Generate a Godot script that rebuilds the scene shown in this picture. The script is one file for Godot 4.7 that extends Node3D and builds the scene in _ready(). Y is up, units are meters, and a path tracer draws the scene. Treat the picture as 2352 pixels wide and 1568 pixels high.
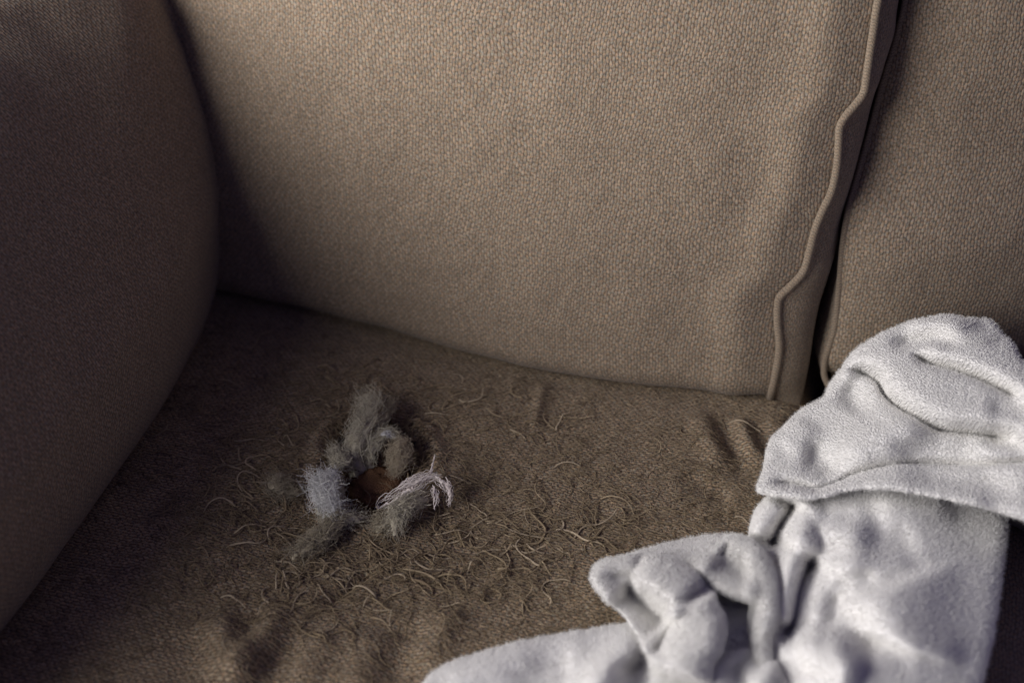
extends Node3D
# A worn sofa corner: torn seat cushion, back cushions, padded arm and a fleece blanket. Metres, y up.
# World: x along the sofa, z towards the room, y = 0 at the top of the torn seat cushion.

const EYE := Vector3(0.6441, 0.7943, 1.017)
const PITCH := 36.0
const YAW := 17.5
const FOV := 28.0

var rng := RandomNumberGenerator.new()
var noise := FastNoiseLite.new()
var fwd: Vector3
var rgt: Vector3
var upw: Vector3
var flen: float


func _ready():
	rng.seed = 7
	noise.seed = 11
	noise.noise_type = FastNoiseLite.TYPE_SIMPLEX_SMOOTH
	noise.frequency = 1.0
	noise.fractal_octaves = 3
	# ---------------------------------------------------------------- camera, light, exposure
	var cam := Camera3D.new()
	cam.name = "camera"
	cam.fov = FOV
	cam.position = EYE
	cam.rotation_degrees = Vector3(-PITCH, YAW, 0)
	cam.near = 0.02
	cam.far = 60.0
	var lens := CameraAttributesPhysical.new()
	lens.frustum_focal_length = 48.0
	lens.frustum_focus_distance = 1.15
	lens.frustum_near = 0.02
	lens.frustum_far = 60.0
	lens.exposure_aperture = 2.8
	cam.attributes = lens
	cam.fov = FOV
	add_child(cam)
	cam.current = true
	var b := cam.basis
	fwd = -b.z
	rgt = b.x
	upw = b.y
	flen = 784.0 / tan(deg_to_rad(FOV / 2.0))

	var we := WorldEnvironment.new()
	we.name = "environment"
	var env := Environment.new()
	env.background_mode = Environment.BG_COLOR
	env.background_color = Color(0.055, 0.05, 0.118).linear_to_srgb()
	env.tonemap_mode = Environment.TONE_MAPPER_LINEAR
	env.tonemap_exposure = 1.0
	env.sdfgi_enabled = true
	env.ssao_enabled = true
	env.ssil_enabled = true
	we.environment = env
	add_child(we)

	var key := AreaLight3D.new()
	key.name = "window_light"
	key.area_size = Vector2(2.3, 1.15)
	key.light_color = Color(1.0, 0.985, 0.985)
	key.light_energy = 10.4
	key.shadow_enabled = true
	add_child(key)
	key.look_at_from_position(Vector3(-1.28, 1.02, 1.40), Vector3(0.35, 0.08, 0.1), Vector3.UP)

	# ---------------------------------------------------------------- materials
	make_materials()
	# ---------------------------------------------------------------- the setting
	var floor_mesh := BoxMesh.new()
	floor_mesh.size = Vector3(6, 0.05, 6)
	var fl := MeshInstance3D.new()
	fl.name = "floor"
	fl.mesh = floor_mesh
	fl.material_override = m_floor
	fl.position = Vector3(0.3, -0.475, 0.3)
	fl.set_meta("kind", "structure")
	fl.set_meta("label", "pale floor beyond the padded sofa arm")
	add_child(fl)

	build_sofa()
	build_seat()
	build_right_seat()
	build_back_cushion()
	build_right_back_cushion()
	build_blanket()


# ==================================================================== helpers
func thing(called: String, label: String, category: String, group := "") -> Node3D:
	var o := Node3D.new()
	o.name = called
	o.set_meta("label", label)
	o.set_meta("category", category)
	if group:
		o.set_meta("group", group)
	add_child(o)
	return o


func part(called: String, m: Mesh, mat: Material, parent: Node3D, label := "") -> MeshInstance3D:
	var o := MeshInstance3D.new()
	var n := called
	var k := 0
	while parent.has_node(NodePath(n)):
		k += 1
		n = "%s_%03d" % [called, k]
	o.name = n
	o.mesh = m
	o.material_override = mat
	if label:
		o.set_meta("label", label)
	parent.add_child(o, true)
	return o


func ray(p: Vector2) -> Vector3:
	return fwd + rgt * ((p.x - 1176.0) / flen) - upw * ((p.y - 784.0) / flen)


func on_level(p: Vector2, h := 0.0) -> Vector3:       # where the sight line of a point meets the level y = h
	var d := ray(p)
	return EYE + d * ((h - EYE.y) / d.y)


func on_back(p: Vector2, off := 0.0, slope := 0.27) -> Vector3:   # ... meets the reclined plane z = off - y * slope
	var d := ray(p)
	return EYE + d * ((off - EYE.z - EYE.y * slope) / (d.z + d.y * slope))


func curve2(pts: Array, step: float) -> PackedVector2Array:   # Catmull-Rom through the points
	var out := PackedVector2Array()
	for i in pts.size() - 1:
		var p0: Vector2 = pts[maxi(i - 1, 0)]
		var p1: Vector2 = pts[i]
		var p2: Vector2 = pts[i + 1]
		var p3: Vector2 = pts[mini(i + 2, pts.size() - 1)]
		var n := maxi(1, int(ceil(p1.distance_to(p2) / step)))
		for k in n:
			out.append(p1.cubic_interpolate(p2, p0, p3, float(k) / n))
	out.append(pts[-1])
	return out


func curve3(pts: Array, per: int) -> PackedVector3Array:
	var out := PackedVector3Array()
	for i in pts.size() - 1:
		var p0: Vector3 = pts[maxi(i - 1, 0)]
		var p1: Vector3 = pts[i]
		var p2: Vector3 = pts[i + 1]
		var p3: Vector3 = pts[mini(i + 2, pts.size() - 1)]
		for k in per:
			out.append(p1.cubic_interpolate(p2, p0, p3, float(k) / per))
	out.append(pts[-1])
	return out


class Buf:
	var v := PackedVector3Array()
	var n := PackedVector3Array()
	var uv := PackedVector2Array()
	var c := PackedColorArray()
	var i := PackedInt32Array()
	var colored := false

	func mesh() -> ArrayMesh:
		var a := []
		a.resize(Mesh.ARRAY_MAX)
		a[Mesh.ARRAY_VERTEX] = v
		a[Mesh.ARRAY_NORMAL] = n
		a[Mesh.ARRAY_TEX_UV] = uv
		if colored:
			a[Mesh.ARRAY_COLOR] = c
		a[Mesh.ARRAY_INDEX] = i
		var m := ArrayMesh.new()
		m.add_surface_from_arrays(Mesh.PRIMITIVE_TRIANGLES, a)
		return m


func grid_mesh(nx: int, ny: int, v: PackedVector3Array, uv: PackedVector2Array, keep: PackedByteArray, facing: Vector3) -> ArrayMesh:
	# a sheet of nx * ny points; normals from the neighbours, turned to the side that faces «facing»
	var bf := Buf.new()
	var n := PackedVector3Array()
	n.resize(v.size())
	for j in ny:
		var ja := maxi(j - 1, 0) * nx
		var jb := mini(j + 1, ny - 1) * nx
		for i in nx:
			var q := (v[j * nx + mini(i + 1, nx - 1)] - v[j * nx + maxi(i - 1, 0)]).cross(v[jb + i] - v[ja + i])
			n[j * nx + i] = q.normalized()
	var mid := Vector3.ZERO
	for k in range(0, n.size(), 7):
		mid += n[k]
	var flip := mid.dot(facing) < 0.0
	if flip:
		for k in n.size():
			n[k] = -n[k]
	bf.v = v
	bf.n = n
	bf.uv = uv
	var idx := PackedInt32Array()
	var have := keep.size() > 0
	for j in ny - 1:
		for i in nx - 1:
			if have and keep[j * nx + i] == 0:
				continue
			var a := j * nx + i
			if flip:
				idx.append_array([a, a + 1, a + nx, a + 1, a + nx + 1, a + nx])
			else:
				idx.append_array([a, a + nx, a + 1, a + 1, a + nx, a + nx + 1])
	bf.i = idx
	return bf.mesh()


func add_tube(bf: Buf, pts: PackedVector3Array, r0: float, r1: float, sides: int, uvs := 40.0, wobble := 0.0) -> void:
	var base := bf.v.size()
	var side := Vector3.UP
	var len := 0.0
	var last := pts.size() - 1
	for k in pts.size():
		var t := (pts[mini(k + 1, last)] - pts[maxi(k - 1, 0)]).normalized()
		side = (side - t * side.dot(t))
		if side.length() < 1e-4:
			side = t.cross(Vector3.RIGHT)
		side = side.normalized()
		var other := t.cross(side)
		if k > 0:
			len += pts[k].distance_to(pts[k - 1])
		var r := lerpf(r0, r1, float(k) / last)
		if wobble > 0.0:
			r *= 1.0 + rng.randf_range(-wobble, wobble)
		for s in sides + 1:
			var a := TAU * s / sides
			var d := side * cos(a) + other * sin(a)
			bf.v.append(pts[k] + d * r)
			bf.n.append(d)
			bf.uv.append(Vector2(len * uvs, float(s) / sides))
	for k in last:
		for s in sides:
			var a := base + k * (sides + 1) + s
			var b := a + sides + 1
			bf.i.append_array([a, b, a + 1, a + 1, b, b + 1])


# ==================================================================== height fields
class Field:
	var nx: int
	var ny: int
	var o: Vector2
	var cell: float
	var h := PackedFloat32Array()

	func _init(lo: Vector2, hi: Vector2, c: float):
		o = lo
		cell = c
		nx = int(ceil((hi.x - lo.x) / c)) + 1
		ny = int(ceil((hi.y - lo.y) / c)) + 1
		h.resize(nx * ny)

	func at(p: Vector2) -> float:
		var q := (p - o) / cell
		var i := clampi(int(q.x), 0, nx - 2)
		var j := clampi(int(q.y), 0, ny - 2)
		var f := Vector2(clampf(q.x - i, 0, 1), clampf(q.y - j, 0, 1))
		var k := j * nx + i
		return lerpf(lerpf(h[k], h[k + 1], f.x), lerpf(h[k + nx], h[k + nx + 1], f.x), f.y)

	func soften(times: int) -> void:
		for n in times:
			var g := h.duplicate()
			for j in range(1, ny - 1):
				for i in range(1, nx - 1):
					var k := j * nx + i
					g[k] = (h[k] * 2.0 + h[k - 1] + h[k + 1] + h[k - nx] + h[k + nx] + (h[k - nx - 1] + h[k - nx + 1] + h[k + nx - 1] + h[k + nx + 1]) * 0.5) / 8.0
			h = g

	# kinds: 0 soft ridge, 1 sharp crease, 2 lap (high on the left of the line, falling slowly away), 3 roll (half round)
	func stroke(pts: PackedVector2Array, width: float, amp: float, kind: int, taper := 0.25) -> void:
		var reach := width * (2.6 if kind == 0 else (4.0 if kind < 3 else 1.0))
		var lo := pts[0]
		var hi := pts[0]
		var total := 0.0
		for k in pts.size():
			lo = lo.min(pts[k])
			hi = hi.max(pts[k])
			if k:
				total += pts[k].distance_to(pts[k - 1])
		var i0 := clampi(int((lo.x - reach - o.x) / cell), 0, nx - 1)
		var i1 := clampi(int((hi.x + reach - o.x) / cell) + 1, 0, nx - 1)
		var j0 := clampi(int((lo.y - reach - o.y) / cell), 0, ny - 1)
		var j1 := clampi(int((hi.y + reach - o.y) / cell) + 1, 0, ny - 1)
		var w := i1 - i0 + 1
		if w < 1 or j1 < j0:
			return
		var dist := PackedFloat32Array()
		var para := PackedFloat32Array()
		var sgn := PackedByteArray()
		dist.resize(w * (j1 - j0 + 1))
		dist.fill(1e9)
		para.resize(dist.size())
		sgn.resize(dist.size())
		var run := 0.0
		for k in pts.size() - 1:
			var a := pts[k]
			var d := pts[k + 1] - a
			var l := d.length()
			if l < 1e-7:
				continue
			var l2 := l * l
			var si0 := clampi(int((minf(a.x, pts[k + 1].x) - reach - o.x) / cell), i0, i1)
			var si1 := clampi(int((maxf(a.x, pts[k + 1].x) + reach - o.x) / cell) + 1, i0, i1)
			var sj0 := clampi(int((minf(a.y, pts[k + 1].y) - reach - o.y) / cell), j0, j1)
			var sj1 := clampi(int((maxf(a.y, pts[k + 1].y) + reach - o.y) / cell) + 1, j0, j1)
			for j in range(sj0, sj1 + 1):
				for i in range(si0, si1 + 1):
					var p := Vector2(o.x + i * cell - a.x, o.y + j * cell - a.y)
					var t := clampf(p.dot(d) / l2, 0.0, 1.0)
					var dd := (p - d * t).length_squared()
					var q := (j - j0) * w + i - i0
					if dd < dist[q]:
						dist[q] = dd
						para[q] = run + t * l
						sgn[q] = 1 if d.cross(p) > 0.0 else 0
			run += l
		for j in range(j0, j1 + 1):
			for i in range(i0, i1 + 1):
				var q := (j - j0) * w + i - i0
				if dist[q] > reach * reach:
					continue
				var d := sqrt(dist[q]) / width
				var f := 0.0
				if kind == 0:
					f = exp(-d * d) - 0.0012
				elif kind == 1:
					f = exp(-d * 1.15) - 0.01
				elif kind == 2:
					f = (exp(-d * d * 0.6) if sgn[q] else exp(-d * d * 60.0)) - 0.0001
				else:
					f = pow(maxf(0.0, 1.0 - d * d), 1.1)
				if taper > 0.0:
					var t := para[q] / total
					f *= smoothstep(0.0, taper, t) * smoothstep(0.0, taper, 1.0 - t)
				h[j * nx + i] += amp * maxf(f, 0.0)


# ==================================================================== materials
var m_floor: StandardMaterial3D
var m_back: StandardMaterial3D
var m_seat: StandardMaterial3D
var m_arm: StandardMaterial3D
var m_pipe: StandardMaterial3D
var m_plush: StandardMaterial3D
var m_sherpa: StandardMaterial3D
var m_pile: StandardMaterial3D
var m_fuzz: StandardMaterial3D
var m_foam: StandardMaterial3D
var m_thread: Array = []
var m_wood: StandardMaterial3D
const TILE := 0.19


func hash2(x: int, y: int, s: int) -> float:
	var q := (x * 374761393 + y * 668265263 + s * 1274126177) & 0x7fffffff
	q = ((q ^ (q >> 13)) * 1274126177) & 0x7fffffff
	return float((q ^ (q >> 16)) & 0xffff) / 65535.0


func weave(size: int, cols: int, rows: int, warp: Color, weft: Color, worn: float, salt: int) -> Array:
	# two-tone cloth: pale warp floats, each over a darker weft, staggered column by column. [colour, relief]
	var col := PackedByteArray()
	var rel := PackedByteArray()
	col.resize(size * size * 3)
	rel.resize(size * size * 3)
	var speck := FastNoiseLite.new()
	speck.seed = salt
	speck.frequency = 0.055
	speck.fractal_octaves = 2
	var broad := FastNoiseLite.new()
	broad.seed = salt + 5
	broad.frequency = 0.02
	broad.fractal_octaves = 3
	# melange: the yarn is spun from fibres of several tones
	for y in size:
		var fy := float(y) / size * rows
		for x in size:
			var bend := 0.3 * sin(TAU * (y * 2.0 / size)) + 0.2 * sin(TAU * (y * 5.0 / size + 0.3))
			var fx := float(x) / size * cols + bend
			var ci := int(floor(fx))
			var cj := posmod(ci, cols)
			var off := 0.5 if (cj & 1) else 0.0
			var ry := fy + off + 0.18 * (hash2(cj, 0, salt) - 0.5)
			var ri := int(floor(ry))
			var rj := posmod(ri, rows)
			var r1 := hash2(cj, rj, salt + 1)
			var u := fx - ci - 0.5 + 0.16 * (hash2(cj, rj, salt + 3) - 0.5)
			var v := ry - ri - 0.5
			var e := 1.0 - (u * u / 0.27 + v * v / 0.27)
			e += worn * speck.get_noise_2d(x * 1.5, y * 1.5)
			var t := clampf(e * 1.9 + 0.12 + 0.3 * speck.get_noise_2d(x + 50.0, y), 0.0, 1.0)
			t = t * t * (3.0 - 2.0 * t)
			var s := speck.get_noise_2d(x, y)
			var s2 := speck.get_noise_2d(x + 911.0, y + 303.0)
			var s3 := speck.get_noise_2d(x + 401.0, y + 777.0)
			var tone := (0.88 + 0.24 * r1) * (1.0 + 0.42 * s)
			var c := weft.lerp(warp, t)
			var k := (y * size + x) * 3
			col[k] = clampi(int(255.0 * Color(c.r * tone * (1.0 + 0.22 * s2), 0, 0).linear_to_srgb().r), 0, 255)
			col[k + 1] = clampi(int(255.0 * Color(c.g * tone, 0, 0).linear_to_srgb().r), 0, 255)
			col[k + 2] = clampi(int(255.0 * Color(c.b * tone * (1.0 - 0.16 * s2 + 0.12 * s3), 0, 0).linear_to_srgb().r), 0, 255)
			var hgt := sqrt(clampf(e, 0.0, 1.0)) * (0.8 + 0.2 * r1) + 0.12 * s
			var hb := clampi(int(30 + 190.0 * hgt), 0, 255)
			rel[k] = hb
			rel[k + 1] = hb
			rel[k + 2] = hb
	var a := Image.create_from_data(size, size, false, Image.FORMAT_RGB8, col)
	var h := Image.create_from_data(size, size, false, Image.FORMAT_RGB8, rel)
	return [ImageTexture.create_from_image(a), ImageTexture.create_from_image(h)]


func cloth(tex: Array, relief: float, rough := 0.95, sheen := 0.25) -> StandardMaterial3D:
	var m := StandardMaterial3D.new()
	m.albedo_texture = tex[0]
	m.heightmap_enabled = true
	m.heightmap_texture = tex[1]
	m.heightmap_scale = relief
	m.roughness = rough
	m.metallic_specular = 0.2
	m.rim_enabled = sheen > 0.0
	m.rim = sheen
	m.rim_tint = 1.0
	return m


func nap(size: int, freq: float, ridged: float, salt: int) -> ImageTexture:
	# seamless fine nap for the fleece
	var n := FastNoiseLite.new()
	n.seed = salt
	n.noise_type = FastNoiseLite.TYPE_SIMPLEX
	n.frequency = freq
	n.fractal_octaves = 3
	n.fractal_type = FastNoiseLite.FRACTAL_RIDGED if ridged > 0.5 else FastNoiseLite.FRACTAL_FBM
	if ridged > 0.5:
		n.domain_warp_enabled = true
		n.domain_warp_amplitude = 14.0
		n.domain_warp_frequency = 0.03
	return ImageTexture.create_from_image(n.get_seamless_image(size, size, false, false, 0.15))


func plain_mat(c: Color, rough := 0.95) -> StandardMaterial3D:
	var m := StandardMaterial3D.new()
	m.albedo_color = c.linear_to_srgb()
	m.roughness = rough
	m.metallic_specular = 0.2
	return m


func make_materials():
	m_floor = plain_mat(Color(0.55, 0.5, 0.42), 0.7)
	var w1 := weave(1024, 70, 30, Color(0.288, 0.226, 0.16), Color(0.158, 0.123, 0.09), 0.25, 3)
	m_back = cloth(w1, 0.045)
	m_arm = m_back
	var w2 := weave(1024, 64, 28, Color(0.305, 0.233, 0.155), Color(0.122, 0.092, 0.063), 0.9, 17)
	m_seat = cloth(w2, 0.10, 0.95, 0.15)
	m_pipe = cloth(w1, 0.04)
	m_plush = plain_mat(Color(0.80, 0.785, 0.75))
	m_plush.heightmap_enabled = true
	m_plush.heightmap_texture = nap(512, 0.06, 0.0, 5)
	m_plush.heightmap_scale = 0.03
	m_plush.uv1_scale = Vector3.ONE * 1.8
	m_plush.rim_enabled = true
	m_plush.rim = 0.2
	m_plush.rim_tint = 0.5
	m_sherpa = m_plush.duplicate()
	m_sherpa.heightmap_texture = nap(512, 0.035, 1.0, 9)
	m_sherpa.heightmap_scale = 0.16
	m_sherpa.uv1_scale = Vector3.ONE * 1.5
	m_pile = plain_mat(Color(0.83, 0.82, 0.79))
	m_fuzz = plain_mat(Color.WHITE)
	m_fuzz.vertex_color_use_as_albedo = true
	m_foam = plain_mat(Color(0.30, 0.165, 0.09))
	m_foam.heightmap_enabled = true
	m_foam.heightmap_texture = nap(256, 0.08, 0.0, 21)
	m_foam.heightmap_scale = 0.3
	m_wood = plain_mat(Color(0.07, 0.045, 0.03), 0.5)
	var relief := nap(128, 0.12, 0.0, 33)
	for c in [Color(0.46, 0.36, 0.235), Color(0.37, 0.285, 0.18), Color(0.28, 0.21, 0.135), Color(0.58, 0.47, 0.33)]:
		var m := plain_mat(c)
		m.heightmap_enabled = true
		m.heightmap_texture = relief
		m.heightmap_scale = 0.05
		m_thread.append(m)


# ==================================================================== sofa frame
func arm_shift(z: float) -> float:
	return -0.062 * exp(-maxf(z + 0.06, 0.0) / 0.11) + 0.012 * smoothstep(0.15, 0.5, z)


func build_sofa():
	var sofa := thing("sofa", "brown woven sofa with one plump padded arm along the torn seat", "sofa")
	var prof: Array = [Vector2(-0.03, -0.09), Vector2(0.022, -0.03), Vector2(0.05, 0.008), Vector2(0.0635, 0.05), Vector2(0.063, 0.1), Vector2(0.056, 0.17), Vector2(0.043, 0.23), Vector2(0.024, 0.285), Vector2(-0.004, 0.326), Vector2(-0.03, 0.346), Vector2(-0.075, 0.35), Vector2(-0.12, 0.345), Vector2(-0.16, 0.332), Vector2(-0.192, 0.27), Vector2(-0.205, 0.15), Vector2(-0.205, -0.3)]
	var pr := curve2(prof, 0.006)
	var nz := 150
	var v := PackedVector3Array()
	var uv := PackedVector2Array()
	for j in nz:
		var z := lerpf(-0.3, 0.64, float(j) / (nz - 1))
		var s := 0.0
		for i in pr.size():
			if i:
				s += pr[i].distance_to(pr[i - 1])
			var q := pr[i]
			var puff := 0.004 * noise.get_noise_2d(z * 5.0, s * 5.0)
			var front := 1.0 - 0.12 * pow(smoothstep(0.5, 0.64, z), 2.0)
			var lean := -0.36 * maxf(q.y - 0.12, 0.0) * smoothstep(-0.08, 0.16, z)      # the arm leans outwards away from the corner
			lean -= 0.015 * exp(-pow((q.y - 0.055) / 0.07, 2.0)) * smoothstep(0.25, 0.0, z)
			v.append(Vector3((q.x + 0.07) * front - 0.07 + arm_shift(z) + lean + puff, q.y + puff, z))
			uv.append(Vector2(z, s) / TILE)
	part("arm", grid_mesh(pr.size(), nz, v, uv, PackedByteArray(), Vector3(1, 1, 0)), m_arm, sofa, "plump padded arm in shade")
	var bf := Buf.new()
	var rim := PackedVector3Array()
	for i in pr.size():
		rim.append(Vector3((pr[i].x + 0.07) * 0.88 - 0.07 + arm_shift(0.64) - 0.36 * maxf(pr[i].y - 0.12, 0.0), pr[i].y, 0.64))
	var c := Vector3(-0.08, 0.05, 0.665)
	for i in rim.size() - 1:
		var a := bf.v.size()
		bf.v.append_array([rim[i], rim[i + 1], c])
		bf.n.append_array([Vector3.BACK, Vector3.BACK, Vector3.BACK])
		bf.uv.append_array([Vector2(rim[i].x, rim[i].y) / TILE, Vector2(rim[i + 1].x, rim[i + 1].y) / TILE, Vector2(c.x, c.y) / TILE])
		bf.i.append_array([a, a + 1, a + 2])
	part("arm_front", bf.mesh(), m_arm, sofa)
	var pb := Buf.new()
	add_tube(pb, rim, 0.004, 0.004, 6, 1.0 / TILE)
	part("arm_piping", pb.mesh(), m_pipe, sofa)
	var base := BoxMesh.new()
	base.size = Vector3(1.75, 0.28, 0.86)
	var o := part("base", base, m_pipe, sofa)
	o.position = Vector3(0.68, -0.305, 0.2)
	var bk := BoxMesh.new()
	bk.size = Vector3(1.75, 0.86, 0.12)
	o = part("back_frame", bk, m_pipe, sofa)
	o.position = Vector3(0.68, 0.0, -0.33)
	for q in [Vector3(-0.15, 0, -0.15), Vector3(1.45, 0, -0.15), Vector3(-0.15, 0, 0.58), Vector3(1.45, 0, 0.58)]:
		var f := CylinderMesh.new()
		f.top_radius = 0.025
		f.bottom_radius = 0.018
		f.height = 0.04
		o = part("foot", f, m_wood, sofa)
		o.position = q + Vector3(0, -0.43, 0)
	# fill the width of the arm below the roll
	# (the arm's outer side reaches the base, the cushions cover the rest)


# ==================================================================== torn seat cushion
var seat: Field
var hole := PackedVector2Array()


func px_xz(list: Array, h := 0.0) -> Array:
	var out: Array = []
	for p in list:
		var q := on_level(p, h)
		out.append(Vector2(q.x, q.z))
	return out


func seat_stroke(list: Array, width: float, amp: float, kind := 0, taper := 0.3):
	seat.stroke(curve2(px_xz(list), 0.012), width, amp, kind, taper)


func seat_y(x: float, z: float) -> float:
	return seat.at(Vector2(x, z))


func build_seat():
	var sc := thing("seat_cushion", "brown seat cushion torn open by a frayed hole with stuffing coming out", "seat cushion", "seat cushions of the sofa")
	seat = Field.new(Vector2(-0.14, -0.16), Vector2(0.66, 0.64), 0.002)
	var hp := on_level(Vector2(850, 1100))
	var hc := Vector2(hp.x, hp.z)
	for j in seat.ny:
		for i in seat.nx:
			var p := seat.o + Vector2(i, j) * seat.cell
			var y := 0.0025 * noise.get_noise_2d(p.x * 6.0, p.y * 6.0) + 0.0009 * noise.get_noise_2d(p.x * 34.0, p.y * 34.0)
			y -= 0.02 * smoothstep(-0.02, -0.14, p.y)
			y -= 0.007 * exp(-p.distance_squared_to(hc) / 0.006)
			seat.h[j * seat.nx + i] = y
	# puckers below the tear, and drag lines by the blanket
	seat_stroke([Vector2(470, 1410), Vector2(520, 1480), Vector2(530, 1590)], 0.015, 0.010)
	seat_stroke([Vector2(650, 1370), Vector2(620, 1450), Vector2(560, 1540), Vector2(500, 1640)], 0.013, 0.011)
	seat_stroke([Vector2(420, 1440), Vector2(440, 1500), Vector2(420, 1600)], 0.02, -0.004)
	seat_stroke([Vector2(560, 1400), Vector2(565, 1460), Vector2(540, 1500)], 0.014, -0.003)
	seat_stroke([Vector2(680, 1420), Vector2(640, 1500), Vector2(600, 1580)], 0.018, -0.003)
	seat_stroke([Vector2(740, 1440), Vector2(720, 1510), Vector2(690, 1600)], 0.016, 0.006)
	seat_stroke([Vector2(860, 1430), Vector2(840, 1500), Vector2(790, 1610)], 0.018, 0.006)
	seat_stroke([Vector2(960, 1420), Vector2(930, 1500), Vector2(880, 1590)], 0.016, -0.004)
	seat_stroke([Vector2(1040, 1390), Vector2(1010, 1460), Vector2(960, 1540)], 0.015, 0.005)
	seat_stroke([Vector2(880, 1290), Vector2(800, 1345), Vector2(730, 1400)], 0.006, -0.009, 1)
	seat_stroke([Vector2(1640, 940), Vector2(1670, 1010), Vector2(1700, 1070), Vector2(1740, 1130)], 0.013, -0.005)
	seat_stroke([Vector2(1600, 930), Vector2(1630, 1010), Vector2(1670, 1090)], 0.012, 0.006)
	seat_stroke([Vector2(1735, 950), Vector2(1750, 1000), Vector2(1780, 1060)], 0.010, -0.004)
	seat_stroke([Vector2(1690, 950), Vector2(1715, 1010), Vector2(1740, 1060)], 0.008, 0.005)
	seat_stroke([Vector2(1250, 870), Vector2(1238, 930), Vector2(1222, 1010)], 0.006, 0.004)
	seat_stroke([Vector2(1560, 1080), Vector2(1620, 1120), Vector2(1690, 1150)], 0.012, -0.004)
	seat_stroke([Vector2(700, 990), Vector2(640, 1100), Vector2(620, 1190)], 0.03, 0.006)
	seat_stroke([Vector2(980, 1010), Vector2(1040, 1100), Vector2(1050, 1180)], 0.02, 0.005)
	# the torn edge: an uneven outline, the cloth curling down into the hole
	var ring: Array = [Vector2(762, 1092), Vector2(775, 1060), Vector2(770, 1020), Vector2(790, 985), Vector2(815, 1010), Vector2(850, 1040), Vector2(880, 1015), Vector2(915, 985), Vector2(945, 1000), Vector2(962, 1040), Vector2(955, 1085), Vector2(968, 1110), Vector2(930, 1130), Vector2(895, 1165), Vector2(850, 1178), Vector2(800, 1180), Vector2(778, 1150), Vector2(785, 1120), Vector2(762, 1092)]
	hole = curve2(px_xz(ring), 0.004)
	var nx := seat.nx
	var ny := seat.ny
	var v := PackedVector3Array()
	var uv := PackedVector2Array()
	var keep := PackedByteArray()
	v.resize(nx * ny)
	uv.resize(nx * ny)
	keep.resize(nx * ny)
	keep.fill(1)
	var x1 := 0.612
	var z1 := 0.62
	var r := 0.035
	for j in ny:
		for i in nx:
			var p := seat.o + Vector2(i, j) * seat.cell
			var y := seat.h[j * nx + i]
			var q := Vector3(p.x, y, p.y)
			if p.x > x1 - r:          # rounded shoulder on the side that meets the next cushion
				var a := (p.x - (x1 - r)) / r
				q.x = x1 - r + r * sin(minf(a, PI / 2))
				q.y -= r * (1.0 - cos(minf(a, PI / 2))) + maxf(0.0, a - PI / 2) * r
			if p.y > z1 - r:
				var a := (p.y - (z1 - r)) / r
				q.z = z1 - r + r * sin(minf(a, PI / 2))
				q.y -= r * (1.0 - cos(minf(a, PI / 2))) + maxf(0.0, a - PI / 2) * r
			if p.distance_squared_to(hc) < 0.008:
				var best := 1e9
				for k in range(0, hole.size(), 2):
					best = minf(best, hole[k].distance_squared_to(p))
				best = sqrt(best)
				if Geometry2D.is_point_in_polygon(p, hole):
					q.y -= 0.006 + best * 1.0
					if best > 0.006:
						keep[j * nx + i] = 0
				else:
					q.y -= 0.006 * exp(-best / 0.006) - 0.006 * exp(-pow(best - 0.016, 2.0) / 0.00008)
			v[j * nx + i] = q
			uv[j * nx + i] = Vector2(p.y, p.x) / TILE
	for j in ny:
		for i in nx:
			pass
	part("cover", grid_mesh(nx, ny, v, uv, keep, Vector3.UP), m_seat, sc, "worn brown cover with a torn hole")
	# the cushion's boxing: front and right side
	var sb := BoxMesh.new()
	sb.size = Vector3(0.7, 0.10, 0.72)
	var o := part("boxing", sb, m_pipe, sc)
	o.position = Vector3(0.255, -0.112, 0.25)
	# foam seen in the hole
	var nf := 60
	var fv := PackedVector3Array()
	var fu := PackedVector2Array()
	for j in nf:
		for i in nf:
			var p := hc + Vector2(i - nf * 0.5, j - nf * 0.5) * 0.0026
			var y := -0.033 + 0.010 * noise.get_noise_2d(p.x * 22.0 + 3.0, p.y * 22.0) + 0.004 * noise.get_noise_2d(p.x * 120.0, p.y * 120.0)
			fv.append(Vector3(p.x, y, p.y))
			fu.append(p * 10.0)
	part("foam_filling", grid_mesh(nf, nf, fv, fu, PackedByteArray(), Vector3.UP), m_foam, sc, "crumbling brown filling at the bottom of the tear")
	var fo := on_level(Vector2(872, 1118), -0.012)
	part("foam_lump", lump(0.023, 0.013, 0.024, 0.3, 5), m_foam, sc, "orange brown foam lump inside the tear").position = fo + Vector3(0.002, 0.001, 0.002)
	fo = on_level(Vector2(832, 1128), -0.016)
	part("foam_lump", lump(0.014, 0.010, 0.012, 0.3, 9), m_foam, sc).position = fo + Vector3(0, -0.006, 0)
	build_tufts(sc)
	build_threads(sc, hc)
	build_fuzz(sc, hc)


func lump(rx: float, ry: float, rz: float, rough: float, salt: int) -> ArrayMesh:
	var nu := 28
	var nv := 18
	var v := PackedVector3Array()
	var uv := PackedVector2Array()
	for j in nv:
		var th := PI * j / (nv - 1)
		for i in nu:
			var ph := TAU * i / (nu - 1)
			var d := Vector3(sin(th) * cos(ph), cos(th), sin(th) * sin(ph))
			var k := 1.0 + rough * noise.get_noise_3d(d.x * 1.6 + salt, d.y * 1.6, d.z * 1.6) + rough * 0.5 * noise.get_noise_3d(d.x * 6.0, d.y * 6.0 + salt, d.z * 6.0)
			v.append(d * Vector3(rx, ry, rz) * k)
			uv.append(Vector2(i, j) * 0.1)
	var m := grid_mesh(nu, nv, v, uv, PackedByteArray(), Vector3.UP)
	return m


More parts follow.
